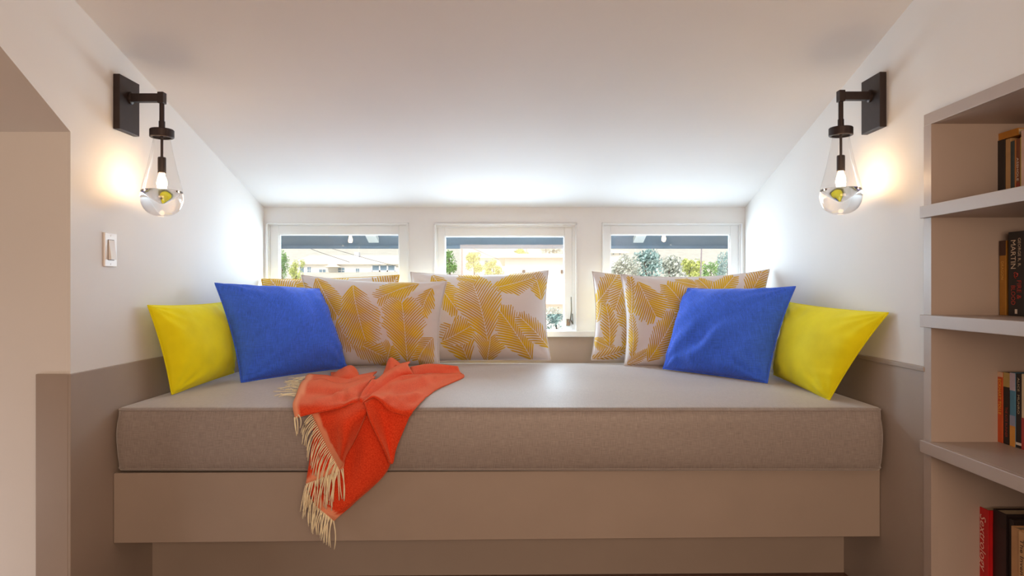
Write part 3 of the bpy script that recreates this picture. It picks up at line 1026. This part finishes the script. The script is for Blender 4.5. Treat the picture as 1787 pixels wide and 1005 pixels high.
for yt, th in ((360, .0345), (549, .0345), (767, .0345)):
    zt = EYE + (502.5 - yt) / F * YSH
    SHELF.append(zt)
    bm = B()
    box(bm, SX, FX - .0003, YS0 - .01, YSH, zt - th, zt, .0012)
    box(bm, FX - .0004, BX1 - .0003, YS0 + .036, YI - .0005, zt - th, zt)
    obj('shelf', bm, M['shelf'], bc)
ZB4 = .105
bm = B()
box(bm, FX + .002, BX1 - .0003, YS0 + .036, YI - .0005, ZB4 - .03, ZB4)
box(bm, FX + .002, FX + .019, YS0 + .036, YI - .0005, 0, ZB4 - .031)
obj('bottom_shelf', bm, M['shelf'], bc)

# ------------------------------------------------------------------ books
PAGES = mottle(mat('book_pages', lin(205, 190, 160), .9), 30, .08, .3, 400, (1, 60, 1))
COV = {}
def cover(rgb):
    if rgb not in COV:
        COV[rgb] = mottle(mat('book_cover_%02x%02x%02x' % rgb, lin(*rgb), .5), 25, .10)
    return COV[rgb]
def text_mesh(s, size):
    cu = bpy.data.curves.new('lettering', 'FONT')
    cu.body = s
    cu.size = size
    cu.extrude = .0001
    cu.resolution_u = 2
    o = bpy.data.objects.new('lettering', cu)
    COL.objects.link(o)
    dg = bpy.context.evaluated_depsgraph_get()
    me = bpy.data.meshes.new_from_object(o.evaluated_get(dg))
    bpy.data.objects.remove(o)
    bpy.data.curves.remove(cu)
    return me
def spine_text(parent, s, xf, ymid, ztop, zbot, width, rgb, shear=0.0, nm='spine_title'):
    """lettering that runs down a spine facing -x between ztop and zbot, at most width high"""
    me = text_mesh(s, 1.0)
    xs = [v.co.x for v in me.vertices]; ys = [v.co.y for v in me.vertices]
    kx = (ztop - zbot) / (max(xs) - min(xs))
    ky = width / (max(ys) - min(ys))
    x0, y0 = min(xs), (min(ys) + max(ys)) / 2
    for v_ in me.vertices:
        x, y, z = v_.co
        v_.co = Vector((xf - .0006 - z, ymid - (y - y0) * ky, ztop - (x - x0) * kx - shear * (y - y0) * ky))
    put(nm, me, cover(rgb), parent)
def book(xs, yf, yn, z0, h, depth, rgb, label, group, pages=True, bands=(), titles=(), lay=False):
    """upright book, spine facing the room: yf/yn = far and near side of the spine"""
    c = cover(rgb)
    t = .0022
    g = .0003
    bm = B()
    yf -= g; yn += g
    box(bm, xs, xs + .003, yn, yf, z0, z0 + h, .0008, 1)
    box(bm, xs + .003, xs + depth, yn, yn + t, z0, z0 + h)
    box(bm, xs + .003, xs + depth, yf - t, yf, z0, z0 + h)
    o = obj('book', bm, c)
    tag(o, label, 'book', group)
    boxo('page_block', (xs + .0031, xs + depth - .004, yn + t, yf - t, z0 + .002, z0 + h - .004), PAGES, o)
    for (a, b, col, nm) in bands:                       # printed bands on the spine
        boxo(nm, (xs - .0003, xs + .0001, yn + .0002, yf - .0002, z0 + h * a, z0 + h * b), cover(col), o)
    for (s, a, b, wf, off, col, sh) in titles:
        spine_text(o, s, xs - .0003, (yf + yn) / 2 + off * (yf - yn), z0 + h * a, z0 + h * b, (yf - yn) * wf, col, sh)
    return o
def ys(xp, X):
    return X * F / (xp - 893.5)
G1, G2, G3, G4 = 'books on the top shelf', 'books on the second shelf', 'books on the third shelf', 'books on the bottom shelf'
# top shelf
X = 1.350; z = SHELF[0] + .0004
T = lambda y, x: EYE + (502.5 - y) / F * ys(x, X)
y_ = [ys(v, X) for v in (1740, 1753.2, 1762.5, 1769, 1773, 1779.5, 1783, 1794)]
book(X, y_[0], y_[1], z, .178, .13, (38, 32, 30), 'black spined paperback at the far end of the top shelf', G1)
book(X + .002, y_[1], y_[2], z, .176, .13, (186, 150, 104), 'tan spined paperback between black and teal books on the top shelf', G1)
book(X + .001, y_[2], y_[3], z, .166, .12, (52, 66, 70), 'thin dark teal book on the top shelf', G1)
book(X + .002, y_[3], y_[4], z, .168, .12, (196, 132, 72), 'thin pale orange book on the top shelf', G1)
book(X, y_[4], y_[5], z, .168, .12, (118, 66, 38), 'brown paperback with white capital lettering on the top shelf', G1, titles=[('ASSHOLE', .70, .33, .55, 0, (235, 225, 210), 0)], bands=[(0.0, .30, (140, 52, 36), 'spine_band')])
book(X + .001, y_[5], y_[6], z, .170, .12, (204, 186, 92), 'narrow yellow-green book on the top shelf', G1)
book(X - .002, y_[6], y_[7], z, .186, .13, (224, 196, 184), 'pale pink book nearest the frame edge on the top shelf', G1, bands=[(0.0, .16, (54, 44, 80), 'spine_band')])
bm = B()
zt = z + .1785
box(bm, X + .002, X + .125, y_[5] + .01, y_[0] - .001, zt, zt + .002)
box(bm, X + .002, X + .005, y_[5] + .01, y_[0] - .001, zt + .002, zt + .017)
box(bm, X + .002, X + .125, y_[5] + .01, y_[0] - .001, zt + .017, zt + .019)
o = tag(obj('book', bm, cover((190, 128, 40))), 'gold book lying flat across the black book on the top shelf', 'book', G1)
boxo('page_block', (X + .006, X + .122, y_[5] + .012, y_[0] - .002, zt + .002, zt + .017), PAGES, o)
# second shelf
z = SHELF[1] + .0004
y_ = [ys(v, X) for v in (1744, 1755.5, 1760.5, 1789)]
book(X, y_[0], y_[1], z, .205, .14, (168, 116, 36), 'gold and brown spined book at the far end of the second shelf', G2, bands=[(.80, 1.0, (70, 42, 30), 'spine_band')], titles=[('DRAGON', .72, .48, .42, 0, (222, 176, 86), 0)])
book(X + .012, y_[1], y_[2], z, .200, .14, (66, 50, 68), 'thin dark purple book between gold and thick black books', G2, bands=[(.1, .32, (170, 140, 156), 'spine_band')])
bk = book(X - .002, y_[2], y_[3], z, .226, .16, (30, 27, 28), 'thick black hardback with cream and red lettering on the second shelf', G2,
     titles=[('MARTIN', .90, .56, .30, .16, (214, 196, 172), 0), ('GEORGE R. R.', .92, .58, .17, -.22, (206, 186, 160), 0), ('BLOOD', .36, .13, .26, .16, (176, 58, 44), 0), ('FIRE &', .42, .20, .26, -.20, (176, 58, 44), 0)])
bm = B()                                                # red emblem on the spine
zc, yc_ = z + .226 * .485, (y_[2] + y_[3]) / 2
for k in range(3):
    a = k * 2.094 + .5
    pts = [(X - .0028, yc_ + .008 * math.cos(a + t * 2.2) * (1 - t * .55), zc + .009 * math.sin(a + t * 2.2) * (1 - t * .55)) for t in (0, .2, .4, .6, .8, 1)]
    tube(bm, pts, .0010, 5)
obj('spine_emblem', bm, cover((176, 58, 44)), bk)
boxo('publisher_mark', (X - .0026, X - .0019, yc_ - .004, yc_ + .004, z + .006, z + .018), cover((220, 210, 196)), bk)
book(X, y_[3], y_[3] - .04, z, .21, .15, (60, 48, 44), 'dark brown book just outside the right picture edge on the second shelf', G2)
# third shelf
z = SHELF[2] + .0004
y_ = [ys(v, X) for v in (1740, 1750, 1762, 1772, 1782.5, 1796)]
book(X, y_[0], y_[1], z, .195, .125, (206, 84, 28), 'orange paperback with yellow lettering at the far end of the third shelf', G3, bands=[(.93, 1.0, (226, 190, 160), 'spine_band')], titles=[('ECKHART TOLLE', .90, .40, .50, 0, (244, 186, 70), 0)])
book(X + .001, y_[1], y_[2], z, .196, .125, (32, 26, 24), 'black paperback with tan top and red lettering on the third shelf', G3, bands=[(.80, 1.0, (184, 160, 96), 'spine_band')], titles=[('THE KITE RUNNER', .52, .10, .34, 0, (160, 60, 40), 0)])
book(X, y_[2], y_[3], z, .198, .125, (74, 134, 168), 'blue paperback with lavender top and orange foot on the third shelf', G3, bands=[(.76, 1.0, (186, 176, 196), 'spine_band'), (0, .28, (212, 150, 66), 'spine_band'), (.28, .42, (140, 150, 180), 'spine_band')])
book(X + .001, y_[3], y_[4], z, .198, .125, (30, 26, 28), 'black paperback with pale spaced lettering on the third shelf', G3, titles=[('ALICE  MUNRO', .95, .46, .34, 0, (196, 180, 150), 0)], bands=[(.04, .075, (225, 220, 210), 'publisher_mark')])
book(X, y_[4], y_[5], z, .200, .125, (216, 200, 170), 'cream paperback with red lower half at the right edge of the third shelf', G3, bands=[(0, .42, (170, 62, 60), 'spine_band')])
# bottom shelf
z = ZB4 + .0004
X4 = 1.300
ya, yb = ys(1704, X4), ys(1725, X4)
h = EYE + (502.5 - 881) / F * ya - z
book(X4, ya, yb, z, h, .20, (196, 20, 26), 'red hardback with thin white italic lettering on the bottom shelf', G4, titles=[('Sextrology', .93, .40, .62, 0, (240, 190, 180), .35)])
X4 = 1.312
yc_ = ys(1764.5, X4)
h2 = EYE + (502.5 - 905) / F * yc_ - z
book(X4, yb, yc_ + .018, z, h2 + .005, .19, (34, 22, 24), 'black book with thin red stripe beside the red hardback', G4, bands=[(0, .86, (48, 24, 26), 'spine_band')])
book(X4 + .006, yc_ + .018, yc_, z, h2 - .004, .19, (40, 30, 30), 'narrow black book between the striped and tan books', G4)
y3 = ys(1780, X4)
book(X4, yc_, y3, z, h2 - .018, .17, (188, 146, 104), 'tan book with plain spine on the bottom shelf', G4)
book(X4 - .004, y3, y3 - .032, z, h2 - .020, .17, (206, 166, 120), 'pale tan book with dark script lettering on the bottom shelf', G4, titles=[('The Invention of', .93, .35, .4, .1, (70, 50, 40), 0)])

# ------------------------------------------------------------------ outside: eave, ground, houses, trees
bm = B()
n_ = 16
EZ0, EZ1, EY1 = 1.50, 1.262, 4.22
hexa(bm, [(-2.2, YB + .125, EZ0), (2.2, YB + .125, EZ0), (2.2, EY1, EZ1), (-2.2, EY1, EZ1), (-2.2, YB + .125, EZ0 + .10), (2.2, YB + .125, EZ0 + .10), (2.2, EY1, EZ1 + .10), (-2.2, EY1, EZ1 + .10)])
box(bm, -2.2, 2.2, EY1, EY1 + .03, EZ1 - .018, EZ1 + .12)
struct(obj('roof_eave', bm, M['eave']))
WH = mottle(mat('rafter_white', (0.8, .8, .78, 1), .6), 10, .04)
for i, xp in enumerate((640, 1125)):
    xc = (xp - 893.5) / F * 3.9
    bm = B()
    hexa(bm, [(xc - .03, 3.66, 1.425), (xc + .03, 3.66, 1.425), (xc + .03, 4.10, 1.272), (xc - .03, 4.10, 1.272),
              (xc - .03, 3.66, 1.452), (xc + .03, 3.66, 1.452), (xc + .03, 4.10, 1.302), (xc - .03, 4.10, 1.302)])
    o = obj('rafter_block', bm, WH)
    struct(o)

GROUND = mottle(mat('pale_ground', lin(206, 200, 180), .9), .6, .12, .3, 8)
bm = B()
prof = [(3.7, -3.2), (12, -3.0), (25, -1.5), (45, 0.5), (80, 2.6), (130, 5.0), (200, 14.0), (260, 17)]
g_ = [[bm.verts.new((x, y, z + (noise.noise(Vector((x * .02, y * .03, 2))) * (y / 60)))) for x in [(-1 + 2 * k / 20) * (14 + y * 1.3) for k in range(21)]] for y, z in prof]
for a, b in zip(g_, g_[1:]):
    for k in range(20):
        bm.faces.new((a[k], a[k + 1], b[k + 1], b[k]))
struct(obj('ground', bm, GROUND, smooth=True))

STUCCO = mottle(mat('white_stucco', (.82, .80, .77, 1), .85), .8, .03)
ROOFM = mottle(mat('pale_shingle_roof', lin(226, 216, 200), .85), 2, .05)
GLZ = mat('house_glass', lin(120, 142, 160), .1)
FRM = mottle(mat('house_window_frame', (.8, .8, .8, 1), .5), 3, .02)
GREYB = mottle(mat('utility_pole_wood', lin(150, 138, 140), .9), 2, .1)

def house(x0, x1, yg, yeave, yridge, Y, D, wins, label, gable=None, base=6.0):
    p0, p1 = P(x0, yeave, Y), P(x1, yeave, Y)
    zr = P(0, yridge, Y).z
    root = thing('house', ((p0.x + p1.x) / 2, Y + D / 2, p0.z - base), label, 'house', None)
    zb = p0.z - base
    boxo('wall', (p0.x, p1.x, Y, Y + D, zb, p0.z), STUCCO, root)
    bm = B()
    o_ = .5
    a, b = p0.x - o_, p1.x + o_
    y0, y1, ym = Y - o_, Y + D + o_, Y + D / 2
    v_ = [bm.verts.new(c) for c in ((a, y0, p0.z), (b, y0, p0.z), (b, y1, p0.z), (a, y1, p0.z), (a + 1.0, ym, zr), (b - 1.0, ym, zr), (a, y0, p0.z - .2), (b, y0, p0.z - .2), (b, y1, p0.z - .2), (a, y1, p0.z - .2))]
    for f in ((0, 1, 5, 4), (1, 2, 5), (2, 3, 4, 5), (3, 0, 4), (6, 7, 1, 0), (7, 8, 2, 1), (8, 9, 3, 2), (9, 6, 0, 3), (9, 8, 7, 6)):
        bm.faces.new([v_[i] for i in f])
    rf = obj('roof', bm, ROOFM, root)
    for (wx0, wx1, wy0, wy1, nx, ny) in wins:
        a, b = P(wx0, wy1, Y), P(wx1, wy0, Y)
        bm = B()
        t = (b.x - a.x) * .06
        for k in range(nx + 1):
            xx = a.x + (b.x - a.x) * k / nx
            box(bm, xx - t / 2, xx + t / 2, Y - .12, Y - .01, a.z, b.z)
        for k in range(ny + 1):
            zz = a.z + (b.z - a.z) * k / ny
            box(bm, a.x, b.x, Y - .12, Y - .01, zz - t / 2, zz + t / 2)
        w = obj('window', bm, FRM, root)
        boxo('pane', (a.x, b.x, Y - .06, Y - .02, a.z, b.z), GLZ, w)
    return root, rf
h1, rf1 = house(512, 705, 0, 459, 442, 95, 12, [(523.5, 531, 466, 477, 1, 1), (536.5, 543, 466, 477, 2, 2), (590, 602, 467, 482, 2, 3), (621, 627.5, 468.5, 479, 2, 2), (649, 690, 462, 484, 3, 2), (557, 569, 470, 478, 2, 1)],
    'long white house with many small windows seen through the left window')
a, b = P(618, 449, 99), P(626, 440, 99)
boxo('chimney', (a.x, b.x, 99, 100, a.z - .6, b.z), STUCCO, rf1)
# porch gable on its front
bm = B()
a, b, c = P(566, 466, 93.5), P(592, 466, 93.5), P(579, 459.5, 93.5)
hexa(bm, [(a.x, 93.5, a.z), (b.x, 93.5, b.z), (b.x, 95, b.z), (a.x, 95, a.z), (c.x - .2, 93.5, c.z), (c.x + .2, 93.5, c.z), (c.x + .2, 95, c.z), (c.x - .2, 95, c.z)])
obj('porch_gable', bm, ROOFM, h1)
h2_, rf2 = house(838, 905, 0, 447, 436, 70, 8, [(846, 852, 455, 463, 1, 1)], 'distant house with pale gabled roof behind the trees of the middle window', base=5)
h3_, rf3 = house(1020, 1092, 0, 440, 433, 110, 10, [(1069, 1071.5, 441.5, 444, 1, 1), (1080, 1083, 441.5, 444, 1, 1)], 'distant white house at the left of the right window', base=7)
# near white outbuilding seen in the middle window
ob = thing('outbuilding', (.9, 18, -3), 'plain white outbuilding with flat roof seen through the middle window', 'building')
Yo = 16.0
a, b = P(881, 450, Yo), P(1048, 450, Yo)
boxo('wall', (a.x, b.x, Yo, Yo + 6, -2.6, a.z), STUCCO, ob)
boxo('roof_edge', (a.x - .15, b.x + .15, Yo - .18, Yo + 6.2, a.z, a.z + .09), ROOFM, ob)
for xp in (914, 981):
    q = P(xp, 474, Yo)
    boxo('vent', (q.x - .035, q.x + .035, Yo - .05, Yo - .002, q.z - .04, q.z + .04), M['dark'], ob)
q = P(900, 527, Yo - .3)
boxo('ledge', (a.x, b.x, Yo - .3, Yo - .002, q.z - .05, q.z), ROOFM, ob)

def leafmat(name, rgb, tr=.35):
    m = mat(name, lin(*rgb), .7, spec=.2)
    p = bsdf(m)
    oi = nd(m, 'ShaderNodeNewGeometry')
    r = nd(m, 'ShaderNodeValToRGB')
    c = lin(*rgb)
    r.color_ramp.elements[0].color = tuple(v * .5 for v in c[:3]) + (1,)
    r.color_ramp.elements[1].color = tuple(min(1, v * 1.35) for v in c[:3]) + (1,)
    lk(m, oi.outputs['Random Per Island'], r.inputs[0])
    lk(m, r.outputs[0], p.inputs['Base Color'])
    return m
LEAF = [leafmat('yellow_green_leaves', (206, 214, 128)), leafmat('mid_green_leaves', (142, 180, 104)), leafmat('blue_green_leaves', (166, 194, 190)), leafmat('grey_pale_leaves', (204, 210, 198))]
BARK = mottle(mat('bark', lin(120, 98, 84), .9), 4, .15)
def tree(name, x0, x1, ytop, ybot, Y, leaf, label, cat='tree', n=1500, group=None, ground=None):
    c0, c1 = P(x0, ybot, Y), P(x1, ytop, Y)
    cx = (c0.x + c1.x) / 2
    W, H = (c1.x - c0.x) / 2, (c1.z - c0.z)
    zb = c0.z - H * .6 if ground is None else ground
    root = thing(name, (cx, Y, zb), label, cat, group)
    bm = B()
    tube(bm, [(cx, Y, zb), (cx + W * .05, Y, c0.z), (cx - W * .04, Y, c0.z + H * .7)], W * .10, 8, r_end=W * .03)
    obj('trunk', bm, BARK, root, True)
    r2 = random.Random(hash((x0, ytop)) & 0xffff)
    lobes = [(r2.uniform(-.6, .6), r2.uniform(-.5, .5), r2.uniform(.12, .85), r2.uniform(.28, .5)) for _ in range(9)]
    lobes.append((0, 0, .8, .35))
    verts, faces = [], []
    ls = W * .075
    for k in range(n):
        lx, ly, lz, lr = lobes[k % len(lobes)]
        d = Vector((r2.gauss(0, 1), r2.gauss(0, 1), r2.gauss(0, 1))).normalized() * (r2.random() ** .4)
        p = Vector((cx + (lx + d.x * lr) * W, Y + (ly + d.y * lr) * W, c0.z + min(1.0, max(-.25, lz + d.z * lr * .6)) * H))
        a = Vector((r2.gauss(0, 1), r2.gauss(0, 1), r2.gauss(0, 1))).normalized()
        b = a.orthogonal().normalized()
        c = a.cross(b)
        s1, s2 = ls * r2.uniform(.7, 1.5), ls * r2.uniform(.4, .8)
        i = len(verts)
        verts += [p - b * s1, p + c * s2 + a * s2 * .3, p + b * s1, p - c * s2 + a * s2 * .3]
        faces.append((i, i + 1, i + 2, i + 3))
    me = bpy.data.meshes.new('foliage')
    me.from_pydata([tuple(v) for v in verts], [], faces)
    put('foliage', me, LEAF[leaf], root)['kind'] = 'stuff'
    return root
tree('tree', 478, 506, 434, 492, 40, 1, 'bright green tree at the left edge of the left window')
tree('tree', 500, 532, 452, 498, 46, 0, 'yellow green bush in front of the white house, left window', 'shrub')
tree('tree', 762, 806, 436, 478, 50, 1, 'green tree left of the wooden pole, middle window')
tree('tree', 808, 846, 441, 480, 42, 0, 'yellow green tree right of the wooden pole, middle window')
tree('tree', 842, 880, 452, 486, 36, 0, 'low yellow green shrub beside the outbuilding, middle window', 'shrub')
tree('tree', 884, 930, 434, 456, 85, 0, 'pale yellow tree far behind the outbuilding roof', 'tree')
tree('tree', 940, 1000, 431, 458, 90, 3, 'grey pale tree far behind the right end of the outbuilding', 'tree')
tree('shrub', 942, 1000, 536, 592, 9.5, 2, 'blue green shrub in front of the outbuilding wall', 'shrub', 900)
tree('tree', 1056, 1122, 442, 506, 60, 3, 'pale grey green tree at the left of the right window')
tree('tree', 1092, 1162, 436, 506, 70, 2, 'blue green tree left of centre in the right window')
tree('tree', 1130, 1206, 446, 508, 50, 3, 'pale bushy tree in the middle of the right window')
tree('tree', 1176, 1232, 452, 506, 45, 0, 'yellow green tree left of the grey pole, right window')
tree('tree', 1222, 1260, 456, 502, 38, 1, 'small green tree right of the grey pole, right window')
tree('tree', 1250, 1290, 438, 500, 34, 2, 'tall thin blue green tree at the right edge of the right window')
def pole(x, ytop, Y, rpx, label, lean=0):
    a, b = P(x, 520, Y), P(x + lean, ytop, Y)
    bm = B()
    tube(bm, [(a.x, Y, a.z - 2), (b.x, Y, b.z)], rpx * Y / F, 10, r_end=rpx * .7 * Y / F)
    tag(obj('utility_pole', bm, GREYB, None, True), label, 'pole')
pole(806, 400, 34, 2.2, 'grey brown utility pole seen through the middle window')
pole(1219, 415, 40, 1.6, 'leaning grey utility pole seen through the right window', 6)
pole(919, 400, 60, 1.0, 'thin pole above the outbuilding roof, middle window')
for (xa, ya_, xb, yb_, Y, lb) in ((545, 434, 570, 443, 40, 'dark overhead wire above the white house, left window'), (596, 438, 700, 466, 45, 'thin overhead wire crossing the right part of the left window'), (838, 438, 872, 452, 40, 'overhead wire crossing toward the outbuilding, middle window')):
    a, b = P(xa - 40, ya_ - 40 * (yb_ - ya_) / (xb - xa), Y), P(xb + 40, yb_ + 40 * (yb_ - ya_) / (xb - xa), Y)
    bm = B()
    tube(bm, [a, (a + b) / 2 - Vector((0, 0, .05)), b], .012, 5)
    tag(obj('overhead_wire', bm, M['dark'], None, True), lb, 'wire')
